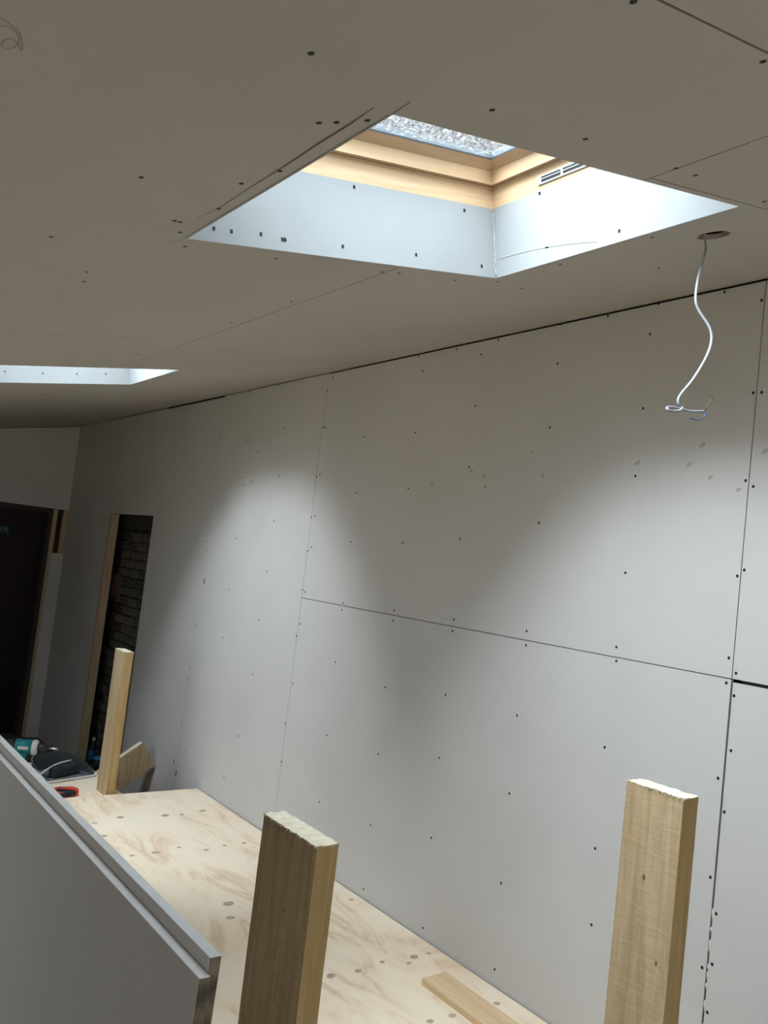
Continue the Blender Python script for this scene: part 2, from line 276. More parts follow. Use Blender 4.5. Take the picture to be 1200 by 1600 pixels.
# long wall: dark masonry leaf behind, plasterboards on its face
wall = empty('wall_right'); wall['kind'] = 'structure'
bm = bmesh.new(); box(bm, 2.58, 2.68, NY-0.1, 8.6, 0, 3.15)
o = link('masonry', bm, MORTAR, wall)
G = 0.0015
def wboard(y0, y1, z0, z1, g=G, gt=None):
    bm = bmesh.new(); box(bm, WX, WX+0.0125, y0+g, y1-g, z0+g, z1-(gt if gt is not None else g))
    return link('plasterboard', bm, PB, wall)
JZ = 1.6978
TOP = ZC
wboard(1.3125, 3.7125, JZ, TOP, gt=0.008)
wboard(1.3125, 3.7125, 0.460, JZ)
wboard(NY, 1.3125, JZ, TOP, gt=0.006)
wboard(NY, 1.3105, 0.460, JZ-0.006, g=0.003)
wboard(NY, 3.7125, 0.0, 0.460)
wboard(3.7125, 4.945, 0.0, TOP, g=0.0008, gt=0.004)
wboard(4.945, 5.890, 0.0, TOP, g=0.0006, gt=0.013)
wboard(5.890, 6.790, 2.088, TOP, g=0.0004, gt=0.006)
wboard(6.790, EY, 0.0, TOP, g=0.0004, gt=0.004)
for y in (1.3125, 3.7125, 4.945): bx('stud', (WX+0.013, WX+0.10, y-0.024, y+0.024, 0.0, 2.86), DARK, wall)
bx('noggin', (WX+0.013, WX+0.08, NY, 3.7, JZ-0.02, JZ+0.02), DARK, wall)
# the hole left for a doorway in the long wall
bx('door_jamb', (WX-0.001, WX+0.064, 6.790, 6.835, 0.0, 2.088), STUD, wall, 0.002)
bx('door_jamb', (WX+0.0135, WX+0.064, 5.845, 5.889, 0.0, 2.088), STUD, wall, 0.002)
bx('head_rail', (WX+0.0135, WX+0.064, 5.845, 6.835, 2.092, 2.14), STUD, wall, 0.002)
bx('lintel', (2.43, 2.575, 5.6, 7.1, 1.98, 2.25), DARK, wall)
bx('threshold', (2.33, 2.575, 5.7, 7.0, 0.001, 0.085), MORTAR, wall)
bmeshes = []
def brick_mesh(L, D, H, seed, m):
    rnd = random.Random(seed); bm = bmesh.new(); box(bm, -D/2, D/2, -L/2, L/2, -H/2, H/2)
    bmesh.ops.subdivide_edges(bm, edges=[e for e in bm.edges], cuts=1)
    for v in bm.verts: v.co += Vector((rnd.uniform(-1, 1)*0.006, rnd.uniform(-1, 1)*0.004, rnd.uniform(-1, 1)*0.003))
    bmesh.ops.recalc_face_normals(bm, faces=bm.faces)
    me = bpy.data.meshes.new('brick'); bm.to_mesh(me); bm.free(); me.materials.append(m); return me
BM = [brick_mesh(0.208, 0.10, 0.062, k, BRICKS[(0, 1, 1, 0, 1, 2)[k]]) for k in range(6)]
for r in range(25):
    y = 5.72 + (r % 2)*0.11
    while y < 7.0:
        o = bpy.data.objects.new('brick', BM[random.choice((0, 1, 2, 3, 4)) if not (12 < r < 17 and y > 6.8) else 5]); C.objects.link(o); o.parent = wall
        o.location = (2.52 + random.uniform(-0.012, 0.012), y, 0.12 + r*0.075); o.rotation_euler = (random.uniform(-.015, .015), 0, random.uniform(-.03, .03)); y += 0.22
bx('mortar', (2.505, 2.575, 5.6, 7.1, 0.09, 1.975), MORTAR, wall)
o = bx('loose_brick', (2.40, 2.47, 6.80, 6.99, 1.42, 1.60), BRICKS[2], wall, 0.006)

discs('drywall_screws', WALL_SCREWS, lambda q: ((WX-0.0006, q[0], q[1]), 0.0043*(1+0.12*(q[0] > 3.6)), 1.15, 'x', 0), SCREW, wall)
discs('finger_smudges', SMUDGES[:13], lambda q: ((WX-0.0003, q[0], q[1]), q[2]*0.62, 0.62, 'x', -0.5), SMUD, wall)
discs('scuff_marks', SMUDGES[13:], lambda q: ((WX-0.0003, q[0], q[1]), q[2]*0.5, 1.6, 'x', 0.2), SMUD2, wall)
bm = bmesh.new()                                  # rough filler left along the lower part of the right-hand joint
rnd = random.Random(3); z = 0.50
while z < 1.02:
    n = rnd.randint(3, 9); dz = 0.007
    tube(bm, [(WX+0.0018, 1.3095+rnd.uniform(-.0012, .0012), z+k*dz) for k in range(n)], [0.001+0.0028*math.sin(math.pi*(k+.5)/n)*rnd.uniform(.6, 1) for k in range(n)], 7); z += n*dz+rnd.uniform(-0.006, 0.03)
tag(link('joint_filler', bm, FILL, wall, smooth=True), kind='stuff')

# end wall with the exit door
ew = empty('wall_back'); ew['kind'] = 'structure'
bm = bmesh.new()
prism(bm, [(LX, 2.096), (LX, cz(LX)-0.004), (2.303, cz(2.303)-0.006), (2.303, 2.096)], 'y', EY, EY+0.0125)
link('plasterboard', bm, PB, ew)
bx('plasterboard', (LX, 0.75, EY, EY+0.0125, 0, 2.094), PB, ew)
bx('header', (0.75, 2.303, EY+0.013, EY+0.06, 2.05, 2.12), DARK, ew)
bx('masonry', (LX-0.1, 2.6, 8.45, 8.55, 0, 3.2), MORTAR, ew)
bx('masonry', (2.215, 2.56, EY+0.16, 8.449, 0, 3.0), MORTAR, ew)
for k in range(29):
    for xx in ((2.24, 2.35) if k % 2 else (2.20, 2.31)):
        o = bpy.data.objects.new('brick', BM[5 if (k > 18 or k % 5 == 0) else 0]); C.objects.link(o); o.parent = ew
        o.location = (xx+0.05, EY+0.11+random.uniform(-.012, .012), 0.04 + k*0.075); o.rotation_euler = (0, 0, math.pi/2); o.scale = (0.8, 0.5, 1)
bx('frame_stile', (2.168, 2.205, EY-0.02, EY+0.05, 0, 2.094), STUD, ew, 0.002)
bx('wall_stud', (2.262, 2.303, EY-0.004, EY+0.045, 0, 2.094), STUD, ew, 0.002)
bx('noggin', (2.206, 2.261, EY+0.0, EY+0.045, 0.72, 0.88), SAWNF, ew, 0.002)
bx('spacer', (2.2055, 2.2125, EY-0.012, EY+0.02, 0.0, 0.70), MAROON, ew)
door = bx('door_1', (0.80, 2.13, EY+0.14, EY+0.18, 0.005, 2.06), DOORM, None, 0.003); tag(door, kind='structure')
for (a, b) in ((0.15, 0.95), (1.1, 1.9)):
    for (c_, d_) in ((0.90, 1.40), (1.52, 2.02)):
        bm = bmesh.new(); box(bm, c_, d_, EY+0.132, EY+0.1395, a, b); link('door_panel', bm, DOORM, door, 0.004)
bx('door_frame', (2.131, 2.167, EY+0.0, EY+0.18, 0, 2.09), DARK, ew)
sign = bx('exit_sign', (1.65, 1.90, EY+0.125, EY+0.1315, 1.80, 1.915), SIGNG)
tag(sign, 'small dark green exit sign on the dark red door at the left edge', 'sign')
fc = bpy.data.curves.new('exit_text', 'FONT'); fc.body = 'Exit'; fc.size = 0.092; fc.extrude = 0.001
fo = bpy.data.objects.new('lettering_source', fc); C.objects.link(fo); bpy.context.view_layer.update()
me = bpy.data.meshes.new_from_object(fo.evaluated_get(bpy.context.evaluated_depsgraph_get())); bpy.data.objects.remove(fo)
lo = bpy.data.objects.new('lettering', me); C.objects.link(lo); me.materials.clear(); me.materials.append(SIGNL)
lo.rotation_euler = (math.pi/2, 0, 0); lo.location = (1.693, EY+0.1235, 1.83); lo.parent = sign

# unseen remaining walls of the room
wl = empty('wall_left'); wl['kind'] = 'structure'       # with a window opening added to let in fill daylight
LW = (2.4, 4.0, 0.95, 2.0)
HL = cz(LX)+0.05
for r in ((NY-.1, LW[0], 0, HL), (LW[1], 8.6, 0, HL), (LW[0], LW[1], 0, LW[2]), (LW[0], LW[1], LW[3], HL)):
    bx('wall_piece', (LX-0.1, LX, r[0], r[1], r[2], r[3]), DIM, wl)
wf = empty('wall_front'); wf['kind'] = 'structure'      # with a wide opening added behind the camera for fill daylight
FW = (-0.6, 1.2, 0.35, 2.05)
for r in ((LX-.1, FW[0], 0, 2.13), (FW[1], 2.6, 0, 2.13), (FW[0], FW[1], 0, FW[2])):
    bx('wall_piece', (r[0], r[1], NY-0.1, NY, r[2], r[3]), DIM, wf)
bm = bmesh.new(); prism(bm, [(LX-.1, FW[3]+.03), (LX-.1, cz(LX-.1)+.04), (2.6, cz(2.6)+.04), (2.6, FW[3]+.03)], 'y', NY-0.1, NY); link('wall_piece', bm, DIM, wf)
bx('wall_piece', (FW[0], FW[1], NY-.1, NY, FW[3], FW[3]+.03), DIM, wf)
def frame(name, a, sz, kids):
    o = empty(name); o['kind'] = 'structure'
    for k in kids: bx('frame_bar', k, PALE, o, .003)
    return o
frame('window_4', 0, 0, [(LX-.08, LX-.02, y-.03, y+.03, LW[2], LW[3]) for y in (2.43, 3.2, 3.97)] + [(LX-.08, LX-.02, LW[0], LW[1], z-.03, z+.03) for z in (LW[2]+.03, LW[3]-.03)])  # frame of the unseen left opening, added for fill light
frame('window_5', 0, 0, [(x-.03, x+.03, NY-.08, NY-.02, FW[2], FW[3]) for x in (-.57, .3, 1.17)] + [(FW[0], FW[1], NY-.08, NY-.02, z-.03, z+.03) for z in (FW[2]+.03, FW[3]-.03)])  # frame of the unseen front opening, likewise added for fill
def portal(loc, rot, sx, sy):
    ld = bpy.data.lights.new('sky_portal', 'AREA'); ld.shape = 'RECTANGLE'; ld.size = sx; ld.size_y = sy; ld.cycles.is_portal = True
    lo = bpy.data.objects.new('sky_portal', ld); C.objects.link(lo); lo.location = loc; lo.rotation_euler = rot
portal(((FW[0]+FW[1])/2, NY-.15, (FW[2]+FW[3])/2), (math.pi/2, 0, 0), FW[1]-FW[0], FW[3]-FW[2])
portal((LX-.15, (LW[0]+LW[1])/2, (LW[2]+LW[3])/2), (0, -math.pi/2, 0), LW[3]-LW[2], LW[1]-LW[0])
tag(bx('ground', (-14, 16, -14, 16, -0.12, -0.062), BOUNCEM), kind='structure')  # unseen plane outside, added to reflect daylight onto the ceiling

# ------------------------------------------------------------------ sloping ceiling: boards in its own tilted frame (x up the slope, y along the room, z out)
ceil = empty('ceiling', (WX, 0, ZC)); ceil.rotation_euler = (0, -TH, 0); ceil['kind'] = 'structure'
W1 = (-1.700, -0.786, 0.947, 1.665); W2 = (-1.700, -0.818, 3.765, 4.422); W3 = (-1.700, -0.786, -1.870, -1.150)
XL = (LX-WX)/cT
inside = lambda x, y, w, e=0: w[0]-e < x < w[1]+e and w[2]-e < y < w[3]+e
hole = lambda x, y: inside(x, y, W1) or inside(x, y, W2) or inside(x, y, W3)
HX, HY, HR = -0.622, 1.107, 0.037
def cboard(x0, x1, y0, y1, g=0.0016):
    bm = bmesh.new(); x0 += g; x1 -= g; y0 += g; y1 -= g
    cuts = lambda a, b, c: sorted({a, b} | {t for t in c if a+0.002 < t < b-0.002})
    xs = cuts(x0, x1, [W1[0], W1[1], W2[0], W2[1], W3[0], W3[1], HX-.06, HX+.06]); ys = cuts(y0, y1, [W1[2], W1[3], W2[2], W2[3], W3[2], W3[3], HY-.06, HY+.06])
    lamp = x0 < HX < x1 and y0 < HY < y1
    inl = lambda x, y: abs(x-HX) < .06 and abs(y-HY) < .06
    grid_board(bm, xs, ys, lambda x, y: hole(x, y) or (lamp and inl(x, y)), 0.0, 0.0125)
    if lamp:
        n = 32; ring = {}
        for z in (0.0, 0.0125):
            q = []; c = []
            for k in range(n):
                a = 2*math.pi*k/n; u, v = math.cos(a), math.sin(a); s_ = 0.06/max(abs(u), abs(v))
                q.append(bm.verts.new((HX+u*s_, HY+v*s_, z))); rr = HR*(1+0.03*math.sin(5*a))
                c.append(bm.verts.new((HX+u*rr, HY+v*rr, z)))
            ring[z] = (q, c)
        for k in range(n):
            for z in (0.0, 0.0125):
                q, c = ring[z]; bm.faces.new((q[k], q[(k+1) % n], c[(k+1) % n], c[k]))
            bm.faces.new((ring[0.0][1][k], ring[0.0][1][(k+1) % n], ring[0.0125][1][(k+1) % n], ring[0.0125][1][k])).material_index = 1
    return link('plasterboard', bm, [PBC, PBRED], ceil)
RJ = -1.118
cboard(RJ, 0.0125, NY, 0.93); cboard(RJ, 0.0125, 0.93, 3.33, 0.0013); cboard(RJ, 0.0125, 3.33, EY+.01, 0.0005)
cboard(-2.318, RJ, NY, 0.56, 0.002); cboard(-2.318, RJ, 0.56, 2.935, 0.0018); cboard(-2.318, RJ, 2.935, 5.335, 0.0022); cboard(-2.318, RJ, 5.335, EY+.01, 0.0006)
cboard(XL, -2.318, NY, 1.9, 0.001); cboard(XL, -2.318, 1.9, EY+.01, 0.001)
bm = bmesh.new()
grid_board(bm, sorted([XL-.15, W1[0]-.0135, W1[1]+.0135, W2[1]+.0135, 0.35]), sorted([NY-.15, W3[2]-.0135, W3[3]+.0135, W1[2]-.0135, W1[3]+.0135, W2[2]-.0135, W2[3]+.0135, 8.65]),
           lambda x, y: inside(x, y, W1, .0135) or inside(x, y, W2, .0135) or inside(x, y, W3, .0135), 0.10, 0.16)
link('roof_deck', bm, [DARK, DARK], ceil)
for y in (0.56, 2.935, 5.335): bx('rafter', (-2.3, RJ-0.02, y-0.025, y+0.025, 0.013, 0.099), DARK, ceil)
for (a, b) in ((-1.1, 0.94-.03), (W1[3]+.03, 3.73), (4.46, EY)): bx('noggin', (RJ-0.02, RJ+0.02, a, b, 0.013, 0.07), DARK, ceil)
discs('drywall_screws', CEIL_SCREWS, lambda q: ((q[0], q[1], -0.0006), 0.0045, 1.0, 'z', 0), SCREW, ceil)
def ribbon(name, pts, ws, m, z=-0.0004):
    bm = bmesh.new(); prev = None; P = [Vector((a, b, 0)) for a, b in pts]
    for i, q in enumerate(P):
        t = (P[min(i+1, len(P)-1)]-P[max(i-1, 0)]).normalized(); nn = Vector((-t.y, t.x, 0))*(ws[i] if isinstance(ws, (list, tuple)) else ws)/2
        cur = [bm.verts.new(q+nn+Vector((0, 0, z))), bm.verts.new(q-nn+Vector((0, 0, z)))]
        if prev: bm.faces.new((prev[0], prev[1], cur[1], cur[0]))
        prev = cur
    return link(name, bm, m, ceil)
ribbon('pencil_line', PENCIL, [0.002, .0045, .005, .0035, .002, .0018, .001], GRAPH)
ribbon('cut_line', [(-1.706, 0.90), (-1.703, 0.947)], 0.002, GRAPH)
ribbon('cut_line', [(-1.7055, 0.95), (-1.7075, 1.66)], 0.0022, GRAPH)
ribbon('cut_line', [(-1.706, 1.665), (-1.72, 1.705)], 0.0015, GRAPH)
ribbon('cut_line', [(-1.10, .93), (-0.79, .937)], 0.0, GRAPH)
ribbon('pencil_scribble', [(a[0], a[1]) for a in smoothpath([(x, y, 0) for x, y in SCRIB], 4)], 0.0011, SMUD2)

# ------------------------------------------------------------------ roof windows
def window(name, w, vent):
    root = empty(name); root.parent = None; root.location = (WX, 0, ZC); root.rotation_euler = (0, -TH, 0); root['kind'] = 'structure'
    x0, x1, y0, y1 = w; T = 0.0125
    def rect(i, z): return [(x0+i, y0+i, z), (x1-i, y0+i, z), (x1-i, y1-i, z), (x0+i, y1-i, z)]
    def ring(nm, prof, m, parent, split=True):
        """mitred rails with a closed profile of (inset, z)"""
        objs = []; bm = bmesh.new() if not split else None
        for k in range(4):
            if split: bm = bmesh.new()
            A = [bm.verts.new(rect(i, z)[k]) for i, z in prof]; B = [bm.verts.new(rect(i, z)[(k+1) % 4]) for i, z in prof]
            n = len(prof)
            for j in range(n): bm.faces.new((A[j], A[(j+1) % n], B[(j+1) % n], B[j]))
            bm.faces.new(A[::-1]); bm.faces.new(B)
            if split: objs.append(link(nm, bm, m, parent))
        if not split: objs.append(link(nm, bm, m, parent))
        return objs
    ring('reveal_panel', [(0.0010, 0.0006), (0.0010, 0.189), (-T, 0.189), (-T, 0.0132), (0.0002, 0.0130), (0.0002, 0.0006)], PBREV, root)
    ring('frame_rail', [(0.0, 0.1895), (-0.001, 0.243), (0.003, 0.246), (-0.06, 0.246), (-0.06, 0.1895)], PINE, root)
    s_ = ring('sash_rail', [(0.018, 0.2475), (0.018, 0.283), (0.046, 0.300), (-0.05, 0.302), (-0.05, 0.2475)], PINE, root)
    ring('glazing_seal', [(0.046, 0.3005), (0.046, 0.3045), (-0.02, 0.3045), (-0.02, 0.3025)], SEAL, root, False)
    bm = bmesh.new(); i = 0.03; box(bm, x0+i, x1-i, y0+i, y1-i, 0.3055, 0.3065)
    bmesh.ops.delete(bm, geom=[f for f in bm.faces if f.calc_center_median().z < 0.3064], context='FACES')
    link('pane', bm, GLASS, root)
    ring('flashing', [(0.038, 0.307), (0.048, 0.321), (-0.08, 0.321), (-0.08, 0.307)], FLASH, root, False)
    ring('kerb', [(-0.0135, 0.10), (-0.0135, 0.188), (-0.07, 0.188), (-0.07, 0.306), (-0.10, 0.306), (-0.10, 0.10)], DARK, root, False)
    yc = (y0+y1)/2; L = 0.19
    v = bmesh.new(); box(v, x1-0.004, x1+0.001, yc-L, yc+L, 0.203, 0.2265); vo = link('vent_grille', v, VENT, root, 0.0015)
    v = bmesh.new()
    for k in range(5):
        a = yc-L+0.012+k*0.0725; box(v, x1-0.0052, x1-0.0035, a, a+0.064, 0.2085, 0.2215)
    link('slot', v, BLACKP, vo)
    v = bmesh.new()
    for k in range(5):
        a = yc-L+0.012+k*0.0725; box(v, x1-0.0062, x1-0.005, a, a+0.064, 0.214, 0.216)
    link('louvre', v, VENT, vo)
    # sky portal: only tells the renderer where daylight enters
    ld = bpy.data.lights.new('sky_portal', 'AREA'); ld.shape = 'RECTANGLE'; ld.size = x1-x0; ld.size_y = y1-y0; ld.cycles.is_portal = True
    lo = bpy.data.objects.new('sky_portal', ld); C.objects.link(lo); lo.parent = root; lo.location = ((x0+x1)/2, (y0+y1)/2, 0.345)
    return root
win = window('window_1', W1, True); win2 = window('window_2', W2, True); win3 = window('window_3', W3, True)  # the third roof window is unseen, added for more daylight
RS = [(-1.6, .05)]
def rv(name, pts, m, parent, face, w):
    bm = bmesh.new()
    if face == 'y': tube(bm, [(a, w[3]-0.0006, b) for a, b in pts], 0.0012, 6)
    return link(name, bm, m, parent)
# screws on the reveal of the near window: far face (x, z) and upper face (y, z)
RF = [(-1.256, 0.177), (-1.521, 0.032), (-1.459, 0.027), (-1.466, 0.027), (-1.636, 0.03), (-1.594, 0.029), (-1.299, 0.03), (-1.071, 0.035), (-0.895, 0.171), (-0.84, 0.029)]
RU = [(1.492, 0.183), (1.249, 0.026)]
bm = bmesh.new()
for x, z in RF: box(bm, x-.003, x+.003, W1[3]-0.0022, W1[3], z-.0038, z+.0038)
for y, z in RU: box(bm, W1[1]-0.0022, W1[1], y-.003, y+.003, z-.0035, z+.0035)
for x, z in ((-0.95, .055), (-1.10, .05), (-1.27, .05), (-1.45, .055)): box(bm, x-.003, x+.003, W2[3]-0.0022, W2[3], z-.0038, z+.0038)
tag(link('drywall_screws', bm, SCREW, win), kind='stuff')
bm = bmesh.new(); rnd = random.Random(8)
tube(bm, [(W1[1]-0.002-rnd.uniform(0, .003), W1[3]-0.002-rnd.uniform(0, .002), 0.004+k*0.009) for k in range(20)], [0.0009+0.0012*rnd.random() for k in range(20)], 6)
link('corner_filler', bm, FILLR, win, smooth=True)
bm = bmesh.new(); tube(bm, [(W1[1]-0.0014, W1[3]-.02-k*.03, 0.050-0.0011*k*k*.25) for k in range(12)], 0.0007, 6); link('paper_crease', bm, FILLR, win)

# neighbouring rendered wall and outdoors seen through the glass
tag(bx('neighbouring_wall', (2.70, 2.95, -6, 14, -0.06, 5.6), ROUGHCAST), kind='structure')

# ------------------------------------------------------------------ hanging cable
cab = empty('ceiling_cable', (CABLE[0][0], CABLE[0][1], CABLE[0][2]+0.03))
tag(cab, 'light grey lamp cable hanging kinked from round ceiling hole, bare cores at its end', 'cable')
off = Vector(cab.location)
def local(pts): return [Vector(q)-off for q in pts]
bm = bmesh.new(); tube(bm, smoothpath(local([(1.70, 1.13, 2.82)] + CABLE), 5), 0.0029, 10, 0.8); link('sheath', bm, WHITEC, cab, smooth=True)
bm = bmesh.new(); tube(bm, smoothpath(local(EARTH), 4), 0.0013, 6); link('brown_wire', bm, WBROWN, cab, smooth=True)
bm = bmesh.new(); tube(bm, smoothpath(local(BLUE), 4), 0.0012, 6); link('blue_wire', bm, WBLUE, cab, smooth=True)

# ------------------------------------------------------------------ platform covered with plywood
ZP = 0.4687
pf = empty('plywood_platform', (1.6, 2.9, 0))
tag(pf, 'raised platform topped with pale knotty plywood along the long wall', 'platform')
def child(o, par): o.parent = par; o.location = Vector(o.location)-Vector(par.location); return o
bm = bmesh.new(); fs, vs = box(bm, 0.92, 2.297, 1.20, 4.605, ZP-0.018, ZP)
for f in bm.faces: f.material_index = 0 if f.normal.z > .5 or f.calc_center_median().z > ZP-0.001 else 1
child(link('plywood_sheet', bm, [PLY, PLYEDGE], None, 0.0012), pf)
kn = discs('knots', KNOTS, lambda q: ((q[0], q[1], ZP+0.0003), random.Random(q[0]*99).uniform(0.012, 0.027), 0.72, 'zz', 0.5*random.Random(q[1]*77).random()), KNOT, None); child(kn, pf)
for x in (0.945, 1.60, 2.25): child(bx('joist', (x-.022, x+.022, 1.215, 4.59, ZP-.165, ZP-.0185), SAWN2), pf)
for y in (1.30, 2.9, 4.5):
    for x in (0.99, 2.205): child(bx('leg', (x-.022, x+.022, y-.04, y+.04, 0.0, ZP-.0185), SAWN2), pf)

dk = empty('lower_deck', (1.4, 5.0, 0)); tag(dk, 'low timber deck behind the plywood platform, carrying the tools', 'platform')
child(bx('deck_board', (0.93, 1.862, 4.607, 5.42, 0.43, 0.450), PLY, None, 0.001), dk)
child(bx('side_board', (1.88, 2.297, 4.61, 5.44, 0.175, 0.197), SAWN2), dk)
for (x, y) in ((0.98, 4.66), (1.84, 4.66+.16), (0.98, 5.38), (1.84, 5.38)): child(bx('leg', (x-.02, x+.02, y-.03, y+.03, 0.0, 0.4295), SAWN2), dk)
for (x, y) in ((1.92, 5.0), (2.26, 4.7), (2.26, 5.4)): child(bx('leg', (x-.02, x+.02, y-.02, y+.02, 0.0, 0.1745), SAWN2), dk)

def post(name, x0, x1, y0, y1, z0, z1, face, front, label, seed, knots=(), rot=0.0, group=None):
    """sawn timber post; rough cut top with torn fibres, knots as parts"""
    t = empty(name, ((x0+x1)/2, (y0+y1)/2, z0), rot); rnd = random.Random(seed)
    a, b, h = (x1-x0)/2, (y1-y0)/2, z1-z0
    bm = bmesh.new(); nx, ny, nz = 6, 14, 40
    # shell as a subdivided box with a slightly uneven surface
    V = {}
    def vert(i, j, k):
        if (i, j, k) not in V:
            x = -a+2*a*i/nx; y = -b+2*b*j/ny; z = h*k/nz
            bow = 0.0006*math.sin(z*9+seed)
            if k == nz: z += rnd.uniform(-.0012, .0012)
            ca = (i in (0, nx)) and (j in (0, ny))
            q = 0.93 if ca else 1
            V[(i, j, k)] = bm.verts.new((x*(q if ca else 1)+bow+rnd.uniform(-.0003, .0003), y*(0.985 if ca else 1)+rnd.uniform(-.0003, .0003), z))
        return V[(i, j, k)]
    for j in range(ny):
        for k in range(nz):
            bm.faces.new((vert(0,j,k), vert(0,j+1,k), vert(0,j+1,k+1), vert(0,j,k+1))).material_index = 0
            bm.faces.new((vert(nx,j,k), vert(nx,j+1,k), vert(nx,j+1,k+1), vert(nx,j,k+1))).material_index = 0
    for i in range(nx):
        for k in range(nz):
            bm.faces.new((vert(i,0,k), vert(i+1,0,k), vert(i+1,0,k+1), vert(i,0,k+1))).material_index = 1
            bm.faces.new((vert(i,ny,k), vert(i+1,ny,k), vert(i+1,ny,k+1), vert(i,ny,k+1))).material_index = 1
        for j in range(ny):
            bm.faces.new((vert(i,j,nz), vert(i+1,j,nz), vert(i+1,j+1,nz), vert(i,j+1,nz))).material_index = 2
            bm.faces.new((vert(i,j,0), vert(i+1,j,0), vert(i+1,j+1,0), vert(i,j+1,0))).material_index = 2
    link('timber', bm, [face, front, ENDG], t)
    # torn fibres along the cut
    bm = bmesh.new()
    for k in range(int(60*b/0.09)):
        y = rnd.uniform(-b, b); x = -a-0.0004; l = rnd.uniform(.001, .004)
        if rnd.random() < .25: x = rnd.uniform(-a, a); y = -b-.0004
        box(bm, x-.0007, x+.0007, y-.001, y+.001, h-l, h+.0012*rnd.random())
    tag(link('splinters', bm, ENDG, t), kind='stuff')
    for (y, z, r) in knots:
        bm = bmesh.new(); lathe(bm, [(r, -0.0009), (r*.8, 0.0004)], 14, 'x', (0, 0, 0)); bmesh.ops.scale(bm, vec=(1, 0.8, 1.25), verts=bm.verts)
        o = link('knot', bm, TKNOT, t); o.location = (-a+0.0001, y, z); o.rotation_euler = (0, 0, math.pi)
    tag(t, label, 'timber post', group); return t
post('timber_post', 0.857, 0.907, 1.230, 1.425, 0.0, 1.400, SAWN2, SAWNF, 'thick dark brown sawn timber post in front of the plywood, between plasterboards and long wall', 1, ((-0.02, 1.26, .004),))
post('timber_post', 1.669, 1.731, 1.037, 1.186, 0.0, 1.480, SAWN, SAWNF, 'pale rough-sawn timber post nearest the right edge, with small round knot', 2, ((0.005, 1.285, .006), (-0.045, 1.12, .005)))
post('timber_post', 1.752, 1.808, 4.632, 4.790, 0.450, 1.2595, SAWN, SAWNF, 'distant slim timber post standing at the far edge of the plywood beside tools', 5)

# leaning plank: cut end rests against the wall
pl = empty('leaning_plank', (2.10, 5.25, 0.45)); tag(pl, 'short wide timber offcut leaning diagonally on the long wall behind the distant post', 'plank')
o_ = Vector((2.188, 0, 0.589)); ux = Vector((1.894-2.188, 0, 0.391-0.589)).normalized(); uz = Vector((-ux.z, 0, ux.x)); uz = uz if uz.z < 0 else -uz
bm = bmesh.new(); box(bm, 0, 0.37, -0.0, 0.047, 0, 0.182)
for v in bm.verts:
    q = o_ + ux*v.co.x + uz*v.co.z; v.co = (q.x-2.10, v.co.y, q.z-0.45)
link('timber', bm, SAWN2, pl, 0.0015)
bm = bmesh.new(); box(bm, 0.001, 0.369, 0.001, 0.046, -0.0006, 0.0004)
for v in bm.verts:
    q = o_ + ux*v.co.x + uz*v.co.z; v.co = (q.x-2.10, v.co.y, q.z-0.45)
link('sawn_edge', bm, ENDG, pl)

# offcut on the plywood
oc = bmesh.new(); prism(oc, [(2.062, 2.222), (2.178, 2.225), (2.165, 1.55), (2.049, 1.55)], 'z', ZP+0.0005, ZP+0.0205)
tag(link('timber_offcut', oc, OFFC, None, 0.001), 'flat planed pine offcut lying on plywood close to the long wall', 'plank')

# ------------------------------------------------------------------ plasterboards standing on edge
def sheet(name, x0, x1, ztop, y0, label):
    t = empty(name, (x0, y0, 0)); lean = math.tan(math.radians(2.0))
    bm = bmesh.new(); x1 -= x0; L = 2.4
    V = [bm.verts.new(q) for q in ((-lean*ztop, 0, 0), (x1-lean*ztop, 0, 0), (x1-lean*ztop, L, 0), (-lean*ztop, L, 0), (0, 0, ztop), (x1, 0, ztop), (x1, L, ztop), (0, L, ztop))]
    for f, mi in (((0,3,2,1), 1), ((4,5,6,7), 1), ((0,1,5,4), 2), ((1,2,6,5), 0), ((2,3,7,6), 2), ((3,0,4,7), 0)): bm.faces.new([V[i] for i in f]).material_index = mi
    link('board', bm, [PB, PBEDGE, PBEND], t, 0.0012)
    tag(t, label, 'plasterboard'); return t
sheet('plasterboard_sheet', 0.4035, 0.4160, 1.480, 0.752, 'front plasterboard sheet on edge at lower left, its grey face towards the viewer')
sheet('plasterboard_sheet', 0.4168, 0.4300, 1.494, 0.760, 'rear plasterboard sheet, standing slightly taller behind the front one at lower left')
cutoff = bx('plasterboard_strip', (2.192, 2.302, EY-0.036, EY-0.024, 0.0, 1.69), PB); tag(cutoff, 'tall narrow plasterboard strip leaning in the dark far corner', 'plasterboard')

# ------------------------------------------------------------------ tools
# drill
dr = empty('cordless_drill', (1.405, 5.06, 0.4505), -0.5); dr.scale = (1.14, 1.14, 1.14); tag(dr, 'teal and black cordless drill standing on its battery behind plasterboards', 'drill')
bm = bmesh.new(); lathe(bm, [(.028, -.095), (.036, -.085), (.037, -.02), (.036, .035)], 20, 'x', (0, 0, .165)); link('body', bm, TEAL, dr, smooth=True)
bm = bmesh.new(); lathe(bm, [(.020, -.103), (.030, -.099), (.0385, -.082), (.0385, -.045)], 20, 'x', (0, 0, .165)); link('motor_cap', bm, BLACKP, dr, smooth=True)
bm = bmesh.new(); lathe(bm, [(.037, .035), (.0385, .040), (.037, .055), (.026, .062)], 20, 'x', (0, 0, .165)); link('torque_ring', bm, PALE, dr, smooth=True)
bm = bmesh.new(); lathe(bm, [(.022, .062), (.024, .068), (.022, .095), (.010, .108)], 16, 'x', (0, 0, .165)); link('chuck', bm, BLACKP, dr, smooth=True)
